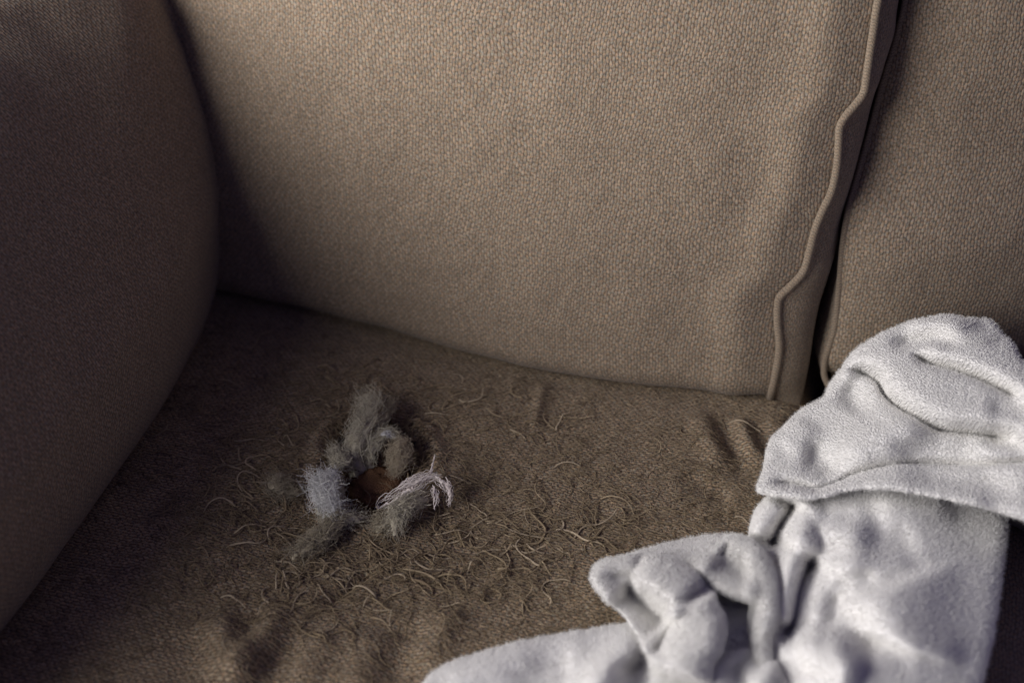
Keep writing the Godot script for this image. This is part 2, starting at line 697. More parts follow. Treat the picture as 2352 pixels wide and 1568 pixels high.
func tuft(spine: Array, radius: float, count: int, strand: float, frizz: float, tip: float, salt: int, heart := 0.38) -> ArrayMesh:
	# teased fibres along a spine, round a soft core
	rng.seed = salt
	var bf := Buf.new()
	var sp := curve3(spine, 12)
	count = int(count * 0.62)
	var last := sp.size() - 1
	var core := PackedVector3Array()
	for k in sp.size():
		core.append(sp[k] + Vector3(noise.get_noise_1d(k * 0.33 + salt), noise.get_noise_1d(k * 0.5 + 40 + salt), noise.get_noise_1d(k * 0.5 + 80 + salt)) * radius * 0.5)
	add_wad(bf, core, radius * heart * 1.75, tip, salt)
	for s in count:
		var from := rng.randf_range(0.0, 0.6)
		var to := minf(1.0, from + rng.randf_range(0.25, 0.75))
		var ang := rng.randf() * TAU
		var rr := radius * sqrt(rng.randf())
		var n := 8
		var pts := PackedVector3Array()
		var drift := Vector3(rng.randf_range(-1, 1), rng.randf_range(-0.6, 1), rng.randf_range(-1, 1)) * frizz * radius
		var ph := rng.randf() * 100.0
		for k in n:
			var t := lerpf(from, to, float(k) / (n - 1))
			var f := t * last
			var i := mini(int(f), last - 1)
			var p := sp[i].lerp(sp[i + 1], f - i)
			var tan := (sp[i + 1] - sp[i]).normalized()
			var s1 := tan.cross(Vector3(0.3, 1, 0.2)).normalized()
			var s2 := tan.cross(s1)
			var taper := lerpf(1.0, tip, t) * sin(PI * clampf(t * 0.9 + 0.14, 0, 1)) + 0.15
			var a := ang + t * 2.5
			p += (s1 * cos(a) + s2 * sin(a)) * rr * taper
			var e := float(k) / (n - 1)
			p += drift * e * e
			p += Vector3(noise.get_noise_1d(ph + k * 0.45), noise.get_noise_1d(ph + 30.0 + k * 0.45), noise.get_noise_1d(ph + 60.0 + k * 0.45)) * radius * frizz * 1.15
			pts.append(p)
		add_tube(bf, pts, strand * rng.randf_range(0.4, 0.95), strand * 0.25, 3)
	return bf.mesh()


func add_wad(bf: Buf, pts: PackedVector3Array, r: float, tip: float, salt: int) -> void:
	# a matted, lumpy, rather flat wad along the points
	var base := bf.v.size()
	var sides := 16
	var last := pts.size() - 1
	var side := Vector3.RIGHT
	for k in pts.size():
		var t := (pts[mini(k + 1, last)] - pts[maxi(k - 1, 0)]).normalized()
		side = (side - t * side.dot(t)).normalized()
		var other := t.cross(side)
		var e := float(k) / last
		var rk := r * lerpf(1.0, tip, e) * (0.35 + 0.65 * sin(PI * clampf(e * 0.86 + 0.1, 0.0, 1.0)))
		for s in sides + 1:
			var a := TAU * (s % sides) / sides
			var d := side * cos(a) + other * sin(a)
			var p := pts[k] + d * rk
			var lumpy := 1.0 + 0.55 * noise.get_noise_3d(p.x * 75.0 + salt, p.y * 75.0, p.z * 75.0) + 0.3 * noise.get_noise_3d(p.x * 330.0, p.y * 330.0 + salt, p.z * 330.0)
			var q := d * rk * lumpy
			q.y *= 0.55
			bf.v.append(pts[k] + q)
			bf.n.append((d + Vector3(noise.get_noise_3d(p.x * 300.0, p.y * 300.0, p.z * 300.0), noise.get_noise_3d(p.x * 300.0 + 50.0, p.y * 300.0, p.z * 300.0), noise.get_noise_3d(p.x * 300.0, p.y * 300.0 + 50.0, p.z * 300.0)) * 0.5).normalized())
			bf.uv.append(Vector2(k, s) * 0.1)
	for k in last:
		for s in sides:
			var a := base + k * (sides + 1) + s
			var b := a + sides + 1
			bf.i.append_array([a, b, a + 1, a + 1, b, b + 1])


func at_zoom(x: float, y: float, h: float) -> Vector3:      # a point of the tear, at height h over the seat
	return on_level(Vector2(470.4 + x * 0.33, 799.7 + y * 0.33), h)


func spine(list: Array) -> Array:
	var out: Array = []
	for q in list:
		out.append(at_zoom(q[0], q[1], q[2] * 0.001))
	return out


func build_tufts(sc: Node3D):
	var grey := plain_mat(Color(0.60, 0.55, 0.43))
	var white := plain_mat(Color(0.87, 0.86, 0.83))
	var dim := plain_mat(Color(0.46, 0.40, 0.29))
	var beige := plain_mat(Color(0.52, 0.44, 0.32))
	var pink := plain_mat(Color(0.80, 0.72, 0.68))
	for m in [grey, white, dim, beige, pink]:
		m.rim_enabled = true
		m.rim = 0.4
		m.backlight_enabled = true
		m.backlight = Color(0.25, 0.25, 0.25)
	part("stuffing_tuft", tuft(spine([[1075, 870, -8], [1050, 740, 8], [1075, 600, 20], [1130, 470, 22], [1150, 380, 18], [1120, 320, 12]]), 0.0124, 442, 0.00037, 1.00, 0.35, 101), grey, sc, "largest grey tuft of stuffing, standing up behind the hole")
	part("stuffing_tuft", tuft(spine([[1150, 840, -4], [1160, 720, 10], [1220, 620, 18], [1280, 590, 20], [1345, 630, 16]]), 0.0060, 221, 0.00037, 1.12, 0.4, 102), grey, sc)
	part("stuffing_tuft", tuft(spine([[1230, 600, 24], [1270, 600, 23], [1330, 625, 18]]), 0.0022, 68, 0.00037, 1.50, 0.4, 103), white, sc, "small white wisp at the tip of the grey tuft")
	part("stuffing_tuft", tuft(spine([[1200, 560, 18], [1270, 450, 16], [1310, 370, 10]]), 0.0048, 153, 0.00037, 1.50, 0.3, 104), dim, sc)
	part("stuffing_tuft", tuft(spine([[1000, 740, 10], [950, 800, 14], [910, 740, 14], [885, 690, 8]]), 0.0080, 272, 0.00037, 0.88, 0.6, 105), grey, sc, "small grey tuft left of the hole")
	part("stuffing_tuft", tuft(spine([[890, 850, 12], [850, 920, 24], [790, 940, 26], [745, 910, 22]]), 0.0058, 240, 0.0004, 1.9, 0.35, 106), white, sc, "bright white wisp at the left lip of the hole")
	part("stuffing_tuft", tuft(spine([[880, 930, 16], [830, 1000, 26], [860, 1080, 24], [900, 1130, 12]]), 0.0078, 300, 0.0004, 1.6, 0.5, 118), white, sc, "bright white tuft at the lower left lip of the hole")
	part("stuffing_tuft", tuft(spine([[780, 960, 22], [800, 1030, 26], [840, 1090, 18]]), 0.0055, 160, 0.0004, 1.3, 0.5, 119), white, sc)
	part("stuffing_tuft", tuft(spine([[930, 900, 2], [930, 990, 6], [920, 1090, 4]]), 0.0064, 204, 0.00037, 0.88, 0.7, 107), grey, sc)
	part("stuffing_tuft", tuft(spine([[790, 1130, 6], [880, 1180, 9], [1000, 1190, 8], [1120, 1185, 4]]), 0.0080, 272, 0.00037, 1.12, 0.5, 108), grey, sc)
	part("stuffing_tuft", tuft(spine([[960, 1180, 9], [860, 1270, 10], [730, 1370, 8], [610, 1460, 5]]), 0.0092, 340, 0.00037, 1.25, 0.5, 109), dim, sc, "long dull wisp of stuffing trailing down from the hole")
	part("stuffing_tuft", tuft(spine([[1340, 640, 6], [1360, 720, 12], [1350, 800, 10], [1320, 880, 0]]), 0.0112, 408, 0.00037, 0.75, 0.7, 110), beige, sc, "beige tuft of stuffing at the right lip of the hole")
	part("stuffing_tuft", tuft(spine([[1190, 1120, -2], [1330, 1050, 10], [1440, 970, 18], [1540, 900, 24], [1630, 900, 24]]), 0.0085, 90, 0.00055, 0.4, 0.6, 111, 0.12), pink, sc, "pinkish white frayed tuft right of the hole")
	part("stuffing_tuft", tuft(spine([[1600, 890, 24], [1670, 940, 22], [1705, 1020, 16], [1695, 1100, 6]]), 0.0058, 46, 0.00055, 0.4, 0.5, 112, 0.12), pink, sc)
	part("stuffing_tuft", tuft(spine([[1590, 960, 22], [1610, 1040, 17], [1595, 1130, 8]]), 0.0034, 26, 0.00055, 0.4, 0.5, 113, 0.12), pink, sc)
	part("stuffing_tuft", tuft(spine([[1540, 900, 24], [1580, 840, 28], [1600, 740, 36]]), 0.0018, 14, 0.00055, 0.4, 0.2, 114, 0.12), pink, sc)
	part("stuffing_tuft", tuft(spine([[1560, 1040, 8], [1420, 1090, 14], [1330, 1170, 14], [1310, 1290, 5]]), 0.0084, 323, 0.00037, 1.25, 0.6, 115), grey, sc, "fluffy grey tuft of stuffing below the hole")
	part("stuffing_tuft", tuft(spine([[1180, 1180, 0], [1240, 1220, 6], [1200, 1280, 4]]), 0.0072, 187, 0.00037, 1.25, 0.6, 116), dim, sc)
	part("stuffing_tuft", tuft(spine([[530, 880, 3], [480, 960, 7], [560, 1000, 6], [650, 1010, 4]]), 0.0080, 204, 0.00031, 1.75, 0.6, 117), dim, sc)


func thread_density(p: Vector2, bold: bool) -> float:       # how many loose yarns lie near a point of the seat, p in picture units round the tear
	var d := (p - Vector2(850, 1120)) * Vector2(1.0, 1.35)
	var a := exp(-pow((d.length() - 190.0) / 120.0, 2.0))
	var low := exp(-p.distance_squared_to(Vector2(800, 1300)) / 38000.0)
	var right := exp(-pow((p.x - 1130.0) / 170.0, 2.0) - pow((p.y - 1255.0) / 75.0, 2.0))
	var left := exp(-pow((p.x - 600.0) / 90.0, 2.0) - pow((p.y - 1090.0) / 90.0, 2.0))
	var far := (0.06 if bold else 0.2) + 0.16 * exp(-pow((p.x - 1400.0) / 220.0, 2.0) - pow((p.y - 1230.0) / 80.0, 2.0)) + 0.1 * exp(-pow((p.x - 760.0) / 120.0, 2.0) - pow((p.y - 880.0) / 60.0, 2.0))
	var all := a * (0.25 if p.y < 1050.0 else 0.5) + low + right * 0.9 + left * 0.9 + far
	return all * (1.0 - 0.8 * smoothstep(1370.0, 1450.0, p.y))


func build_threads(sc: Node3D, hc: Vector2):
	rng.seed = 77
	var placed := 0
	var tries := 0
	var rest := Buf.new()
	while placed < 1500 and tries < 60000:
		tries += 1
		var p := Vector2(rng.randf_range(330, 1700), rng.randf_range(800, 1560))
		if rng.randf() > thread_density(p, placed < 300):
			continue
		var g := on_level(p)
		if g.x > 0.6 or g.z < 0.03 or Geometry2D.is_point_in_polygon(Vector2(g.x, g.z), hole):
			continue
		var long := rng.randf_range(0.014, 0.036) * (1.5 if rng.randf() < 0.3 else 1.0)
		var n := 17
		var head := rng.randf() * TAU if rng.randf() < 0.55 else rng.randf_range(-0.5, 0.5) + (PI if rng.randf() < 0.5 else 0.0)
		var bend := rng.randf_range(-1.0, 1.0) * 70.0
		var bend2 := rng.randf_range(-1.0, 1.0) * 110.0
		var lift := rng.randf_range(0.0008, 0.006) * (1.6 if rng.randf() < 0.2 else 1.0)
		var rise := rng.randf() < 0.5
		var rad := rng.randf_range(0.00042, 0.0009) * (1.25 if rng.randf() < 0.15 else 1.0)
		var q := Vector2(g.x, g.z)
		var pts := PackedVector3Array()
		var step := long / (n - 1)
		for k in n:
			var t := float(k) / (n - 1)
			var y := seat_y(q.x, q.y)
			if q.distance_to(hc) < 0.045:
				y += 0.003
			y += rad * 0.7 + (lift * sin(PI * minf(t * 1.05, 1.0)) if not rise else lift * 1.3 * t * t)
			pts.append(Vector3(q.x, y, q.y))
			head += (lerpf(bend, bend2, t) + 230.0 * noise.get_noise_1d(tries * 3.7 + t * 2.2)) * step
			q += Vector2(cos(head), sin(head)) * step
		var shade := 3 if rng.randf() < 0.3 else (0 if rng.randf() < 0.5 else (1 if rng.randf() < 0.6 else 2))
		if placed < 300:
			var bf := Buf.new()
			var o0 := pts[0]
			for k in n:
				pts[k] -= o0
			add_tube(bf, pts, rad * 1.1, rad * 0.65, 5, 90.0, 0.18)
			var o := part("loose_thread", bf.mesh(), m_thread[shade], sc)
			o.position = o0
		else:
			add_tube(rest, pts, rad * 0.55, rad * 0.35, 4, 90.0, 0.18)
		placed += 1
	var o := part("frayed_threads", rest.mesh(), m_thread[1], sc)
	o.set_meta("kind", "stuff")
	# yarns pulled straight along the torn edge
	var edge := Buf.new()
	for k in 260:
		var h := hole[rng.randi() % hole.size()]
		var away := (h - hc).normalized().rotated(rng.randf_range(-0.8, 0.8))
		var s := h + away * rng.randf_range(-0.004, 0.012)
		var l := rng.randf_range(0.006, 0.02)
		var pts := PackedVector3Array()
		var turn := rng.randf_range(-60, 60)
		for i in 6:
			var t := float(i) / 5.0
			pts.append(Vector3(s.x, seat_y(s.x, s.y) + 0.003 + 0.006 * sin(t * 2.6) * (0.4 + 0.6 * rng.randf()), s.y))
			away = away.rotated(turn * l / 5.0)
			s += away * l / 5.0
		add_tube(edge, pts, 0.0006, 0.00035, 4, 90.0, 0.2)
	o = part("torn_edge_yarn", edge.mesh(), m_thread[2], sc)
	o.set_meta("kind", "stuff")


func fibre_mesh(long: float, wide: float, bow: float) -> ArrayMesh:
	var bf := Buf.new()
	var pts := PackedVector3Array()
	for k in 5:
		var t := k / 4.0
		pts.append(Vector3((t - 0.5) * long, bow * sin(PI * t), bow * 0.8 * sin(TAU * t * 0.7)))
	add_tube(bf, pts, wide, wide * 0.6, 3)
	return bf.mesh()


func build_fuzz(sc: Node3D, hc: Vector2):
	# matted fibres combed mostly along the sofa, over the whole worn seat
	rng.seed = 5
	var mm := MultiMesh.new()
	mm.transform_format = MultiMesh.TRANSFORM_3D
	mm.use_colors = true
	mm.mesh = fibre_mesh(0.0075, 0.00024, 0.0009)
	var xf: Array = []
	var cl: Array = []
	var tones := [Color(0.30, 0.23, 0.15), Color(0.24, 0.185, 0.12), Color(0.18, 0.135, 0.09), Color(0.34, 0.265, 0.175)]
	while xf.size() < 24000:
		var x := rng.randf_range(0.02, 0.62)
		var z := rng.randf_range(-0.01, 0.6)
		var p := Vector2(x, z)
		var patch := noise.get_noise_2d(x * 9.0 + 50.0, z * 9.0)
		if rng.randf() > 0.6 + patch:
			continue
		if Geometry2D.is_point_in_polygon(p, hole):
			continue
		var dir := rng.randfn(0.0, 0.35) + 0.5 * noise.get_noise_2d(x * 14.0, z * 14.0 + 9.0)
		if rng.randf() < 0.12:
			dir = rng.randf() * TAU
		var e := 0.003
		var nrm := Vector3(seat_y(x - e, z) - seat_y(x + e, z), 2 * e, seat_y(x, z - e) - seat_y(x, z + e)).normalized()
		var bx := Vector3(cos(dir), 0, sin(dir))
		bx = (bx - nrm * bx.dot(nrm)).normalized()
		var bz := bx.cross(nrm)
		var s := rng.randf_range(0.5, 1.25)
		var lift := 0.0006
		if p.distance_to(hc) < 0.03:
			lift = 0.003
		xf.append(Transform3D(Basis(bx * s, nrm * s * rng.randf_range(0.4, 1.6), bz * s), Vector3(x, seat_y(x, z) + lift * 0.2, z)))
		cl.append(tones[rng.randi() % 4] * rng.randf_range(0.8, 1.2))
	mm.instance_count = xf.size()
	for k in xf.size():
		mm.set_instance_transform(k, xf[k])
		mm.set_instance_color(k, cl[k])
	var o := MultiMeshInstance3D.new()
	o.name = "worn_fuzz"
	o.multimesh = mm
	o.material_override = m_fuzz
	o.set_meta("kind", "stuff")
	sc.add_child(o, true)


func build_right_seat():
	var sc := thing("seat_cushion_001", "brown seat cushion on the right, almost hidden under the white blanket", "seat cushion", "seat cushions of the sofa")
	var nx := 150
	var ny := 150
	var v := PackedVector3Array()
	var uv := PackedVector2Array()
	var lo := Vector2(0.6165, -0.06)
	var r := 0.03
	for j in ny:
		for i in nx:
			var a := Vector2(-0.05 + i * 0.006, -0.05 + j * 0.0052)
			var q := Vector3(lo.x + a.x, 0.014 + 0.002 * noise.get_noise_2d(a.x * 7.0, a.y * 7.0), lo.y + a.y)
			if a.x < r:
				var t := (r - a.x) / r
				q.x = lo.x + r - r * sin(minf(t, PI / 2))
				q.y -= r * (1.0 - cos(minf(t, PI / 2))) + maxf(0, t - PI / 2) * r
			if a.y < r:
				var t := (r - a.y) / r
				q.z = lo.y + r - r * sin(minf(t, PI / 2))
				q.y -= r * (1.0 - cos(minf(t, PI / 2))) + maxf(0, t - PI / 2) * r
			if a.y > 0.64:
				var t := (a.y - 0.64) / r
				q.z = lo.y + 0.64 + r * sin(minf(t, PI / 2))
				q.y -= r * (1.0 - cos(minf(t, PI / 2))) + maxf(0, t - PI / 2) * r
			v.append(q)
			uv.append(a / TILE)
	part("cover", grid_mesh(nx, ny, v, uv, PackedByteArray(), Vector3.UP), m_back, sc)
	var sb := BoxMesh.new()
	sb.size = Vector3(0.78, 0.1, 0.62)
	var o := part("boxing", sb, m_pipe, sc)
	o.position = Vector3(1.02, -0.11, 0.27)


# ==================================================================== back cushions
func crease_z(x: float) -> float:      # how far the plump bottom edge of the left back cushion reaches over the seat
	var pts := [[-0.15, -0.004], [0.005, 0.0], [0.103, 0.003], [0.2, 0.012], [0.28, 0.023], [0.363, 0.029], [0.467, 0.022], [0.582, 0.002], [0.7, 0.0]]
	for k in pts.size() - 1:
		if x < pts[k + 1][0]:
			var t := clampf((x - pts[k][0]) / (pts[k + 1][0] - pts[k][0]), 0, 1)
			return cubic_interpolate(pts[k][1], pts[k + 1][1], pts[maxi(k - 1, 0)][1], pts[mini(k + 2, 8)][1], t)
	return 0.0


func face_z(x: float, y: float) -> float:
	var dome := clampf(1.0 - pow((x - 0.28) / 0.36, 2.0), 0.0, 1.0)
	var z := crease_z(x) * exp(-pow(y / 0.2, 2.0)) - 0.27 * y + 0.042 * dome * sin(PI * clampf(y / 0.52, 0.0, 1.0))
	var r := 0.03
	if y < r:
		var q := minf(r - y, r)
		z -= r - sqrt(maxf(r * r - q * q, 0.0))
	if y < 0.0:
		z += y * 0.6
	if y > 0.42:
		z -= pow((y - 0.42) / 0.1, 2.0) * 0.06
	z += 0.0022 * noise.get_noise_2d(x * 9.0, y * 9.0 + 4.0)
	return z


func on_face(p: Vector2) -> Vector3:
	var off := 0.0
	var q := on_back(p)
	for k in 6:
		off = face_z(q.x, q.y) + 0.27 * q.y
		q = on_back(p, off)
	return q


func build_back_cushion():
	var bc := thing("back_cushion", "large tan back cushion in the corner behind the torn seat", "back cushion", "back cushions of the sofa")
	# right edge: the piping wanders because the cushion has slumped
	var line: Array = [Vector2(2019, 0), Vector2(2010, 55), Vector2(2002, 105), Vector2(1994, 160), Vector2(1986, 210), Vector2(1969, 237), Vector2(1945, 265), Vector2(1931, 290), Vector2(1928, 319), Vector2(1924, 378), Vector2(1912, 437), Vector2(1891, 483), Vector2(1874, 525), Vector2(1861, 575), Vector2(1847, 622), Vector2(1819, 655), Vector2(1793, 680), Vector2(1787, 702), Vector2(1787, 741), Vector2(1791, 791), Vector2(1788, 824), Vector2(1781, 863), Vector2(1772, 903), Vector2(1768, 925)]
	var edge: Array = []
	for p in line:
		edge.append(on_face(p))
	edge.reverse()
	var bottom: Vector3 = edge[0]
	edge.push_front(Vector3(bottom.x, -0.035, bottom.z - 0.03))
	var topp: Vector3 = edge[-1]
	edge.append(topp + Vector3(0.002, 0.08, -0.045))
	edge.append(topp + Vector3(-0.012, 0.13, -0.085))
	var rim := curve3(edge, 5)
	# front panel
	var ny := 200
	var nx := 260
	var v := PackedVector3Array()
	var uv := PackedVector2Array()
	var y0 := -0.035
	var y1 := rim[rim.size() - 1].y
	for j in ny:
		var y := lerpf(y0, y1, float(j) / (ny - 1))
		var k := 0
		while k < rim.size() - 2 and rim[k + 1].y < y:
			k += 1
		var f := clampf((y - rim[k].y) / maxf(rim[k + 1].y - rim[k].y, 1e-5), 0, 1)
		var ex := lerpf(rim[k].x, rim[k + 1].x, f)
		var ez := lerpf(rim[k].z, rim[k + 1].z, f)
		for i in nx:
			var s := float(i) / (nx - 1)
			s = 1.0 - pow(1.0 - s, 1.25)
			var x := lerpf(-0.14, ex, s)
			var d := ex - x
			var z := face_z(x, y)
			# the cloth plumps up just inside the seam, then dips to it
			z += 0.006 * exp(-pow((d - 0.035) / 0.022, 2.0))
			z = lerpf(ez, z, 1.0 - exp(-pow(d / 0.007, 1.0))) - 0.004 * exp(-d / 0.004)
			v.append(Vector3(x, y, z))
			var sway := 0.006 * noise.get_noise_2d(x * 5.0, y * 5.0 + 20.0)
			uv.append(Vector2(x + sway + 0.12 * y * smoothstep(0.35, 0.0, x), -y * 1.04 - 0.05 * x + sway) / TILE)
	part("front_panel", grid_mesh(nx, ny, v, uv, PackedByteArray(), Vector3.BACK), m_back, bc)
	var bf := Buf.new()
	add_tube(bf, rim, 0.0037, 0.0037, 10, 1.0 / TILE)
	part("piping", bf.mesh(), m_pipe, bc)
	# the boxing runs from the piping back to the gap
	var gap: Array = [Vector2(2065, 0), Vector2(2055, 76), Vector2(2029, 155), Vector2(2004, 235), Vector2(1983, 319), Vector2(1962, 399), Vector2(1941, 470), Vector2(1931, 505), Vector2(1924, 555), Vector2(1912, 605), Vector2(1895, 659), Vector2(1882, 700), Vector2(1870, 760), Vector2(1860, 830), Vector2(1850, 880), Vector2(1840, 938)]
	var ge: Array = []
	for p in gap:
		var back := 0.045
		if p.y > 600:
			back = 0.034
		ge.append(on_back(p, -back + 0.012, 0.27))
	ge.reverse()
	ge.push_front(ge[0] + Vector3(0, -0.04, -0.02))
	ge.append(ge[-1] + Vector3(0.002, 0.08, -0.045))
	ge.append(ge[-1] + Vector3(-0.012, 0.05, -0.04))
	var gl := curve3(ge, 8)
	nx = 14
	ny = 150
	v = PackedVector3Array()
	uv = PackedVector2Array()
	for j in ny:
		var y := lerpf(y0, y1, float(j) / (ny - 1))
		var a := at_height(rim, y)
		var g := at_height(gl, y)
		for i in nx:
			var q: Vector3
			if i < 9:
				var t := i / 8.0
				q = a.lerp(g, t) + Vector3(0.004, 0, 0.003) * sin(PI * t)
			else:
				q = g + Vector3(-0.004, 0, -0.03) * float(i - 8)
			v.append(q)
			uv.append(Vector2(i * 0.009, -y) / TILE)
	part("boxing", grid_mesh(nx, ny, v, uv, PackedByteArray(), Vector3(1, 0, 0.3)), m_back, bc, "narrow shaded side strip")


func at_height(line: PackedVector3Array, y: float) -> Vector3:
	for k in line.size() - 1:
		if line[k + 1].y >= y:
			var t := clampf((y - line[k].y) / maxf(line[k + 1].y - line[k].y, 1e-6), 0, 1)
			return line[k].lerp(line[k + 1], t)
	return line[line.size() - 1]


func build_right_back_cushion():
	var bc := thing("back_cushion_001", "tan back cushion on the right, behind the white blanket", "back cushion", "back cushions of the sofa")
	var line: Array = [Vector2(2085, -20), Vector2(2060, 90), Vector2(2030, 190), Vector2(2000, 300), Vector2(1972, 400), Vector2(1950, 480), Vector2(1937, 560), Vector2(1930, 640), Vector2(1920, 741), Vector2(1907, 791), Vector2(1895, 830), Vector2(1894, 862), Vector2(1905, 885)]
	var edge: Array = []
	for p in line:
		var deep := -0.02
		if p.y < 560:
			deep = -0.02 - 0.03 * smoothstep(560.0, 300.0, p.y)
		edge.append(on_back(p, deep))
	edge.reverse()
	var topp: Vector3 = edge[-1]
	edge.append(topp + Vector3(0.0, 0.1, -0.05))
	var rim := curve3(edge, 6)
	var y0 := rim[0].y
	var y1 := rim[rim.size() - 1].y
	var ny := 150
	var nx := 150
	var v := PackedVector3Array()
	var uv := PackedVector2Array()
	for j in ny:
		var y := lerpf(y0 - 0.03, y1, float(j) / (ny - 1))
		var e := at_height(rim, maxf(y, y0))
		for i in nx:
			var s := float(i) / (nx - 1)
			var d := s * s * 0.62
			var x := e.x + d
			var z := e.z + 0.030 * (1.0 - exp(-d / 0.05)) * sin(PI * clampf((y + 0.05) / 0.5, 0, 1)) - 0.58 * d + 0.14 * y * (1.0 - exp(-d / 0.1)) + 0.004 * (1.0 - exp(-d / 0.008))
			z += 0.002 * noise.get_noise_2d(x * 9.0 + 7.0, y * 9.0)
			var low := y0 + 0.03 - y
			if low > 0.0:
				z -= 0.03 - sqrt(maxf(0.0009 - low * low, 0.0)) if low < 0.03 else 0.03
			if y < y0:
				z = e.z - 0.02
			v.append(Vector3(x, y, z))
			uv.append(Vector2(x, -y * 1.04 + 0.02 * x) / TILE)
	part("front_panel", grid_mesh(nx, ny, v, uv, PackedByteArray(), Vector3.BACK), m_back, bc)
	var bf := Buf.new()
	add_tube(bf, rim, 0.003, 0.003, 8, 1.0 / TILE)
	part("piping", bf.mesh(), m_pipe, bc)
	v = PackedVector3Array()
	uv = PackedVector2Array()
	ny = 120
	nx = 10
	for j in ny:
		var y := lerpf(y0 - 0.008, y1, float(j) / (ny - 1))
		var e := at_height(rim, maxf(y, y0))
		e.y = y
		var wide := 0.006 + 0.011 * smoothstep(0.16, 0.05, y)
		for i in nx:
			var t := float(i) / (nx - 1)
			var q := e + Vector3(-wide * sin(minf(t * 3.0, PI / 2)), 0, -0.12 * t)
			v.append(q)
			uv.append(Vector2(t * 0.12, -y) / TILE)
	part("boxing", grid_mesh(nx, ny, v, uv, PackedByteArray(), Vector3(-1, 0, 0.5)), m_back, bc)


# ==================================================================== blanket
var ba: Vector3        # the blanket is sculpted on a plane that leans back at the slope of its own pile
var bs: Vector3
var bt: Vector3
var bo: Vector3


func to_b(p: Vector3) -> Vector3:
	var d := p - bo
	return Vector3(d.dot(bs), d.dot(bt), d.dot(ba))


func from_b(s: float, t: float, w: float) -> Vector3:
	return bo + bs * s + bt * t + ba * w


func seat_w(s: float, t: float) -> float:       # the seat (y = 0.004) as seen from that plane
	return (0.004 - bo.y - bs.y * s - bt.y * t) / ba.y


func px_b(p: Vector2, y: float) -> Vector2:
	var q := to_b(on_level(p, y))
	return Vector2(q.x, q.y)


func height_near(p: Vector2, heights: Array) -> float:
	var num := 0.0
	var den := 1e-9
	for q in heights:
		var wgt := exp(-p.distance_squared_to(Vector2(q[0], q[1])) / 9000.0) + 1e-6
		num += q[2] * wgt
		den += wgt
	return num / den


func curve_b(list: Array, heights: Array) -> PackedVector2Array:
	var out: Array = []
	for p in list:
		out.append(px_b(p, height_near(p, heights)))
	return curve2(out, 0.006)


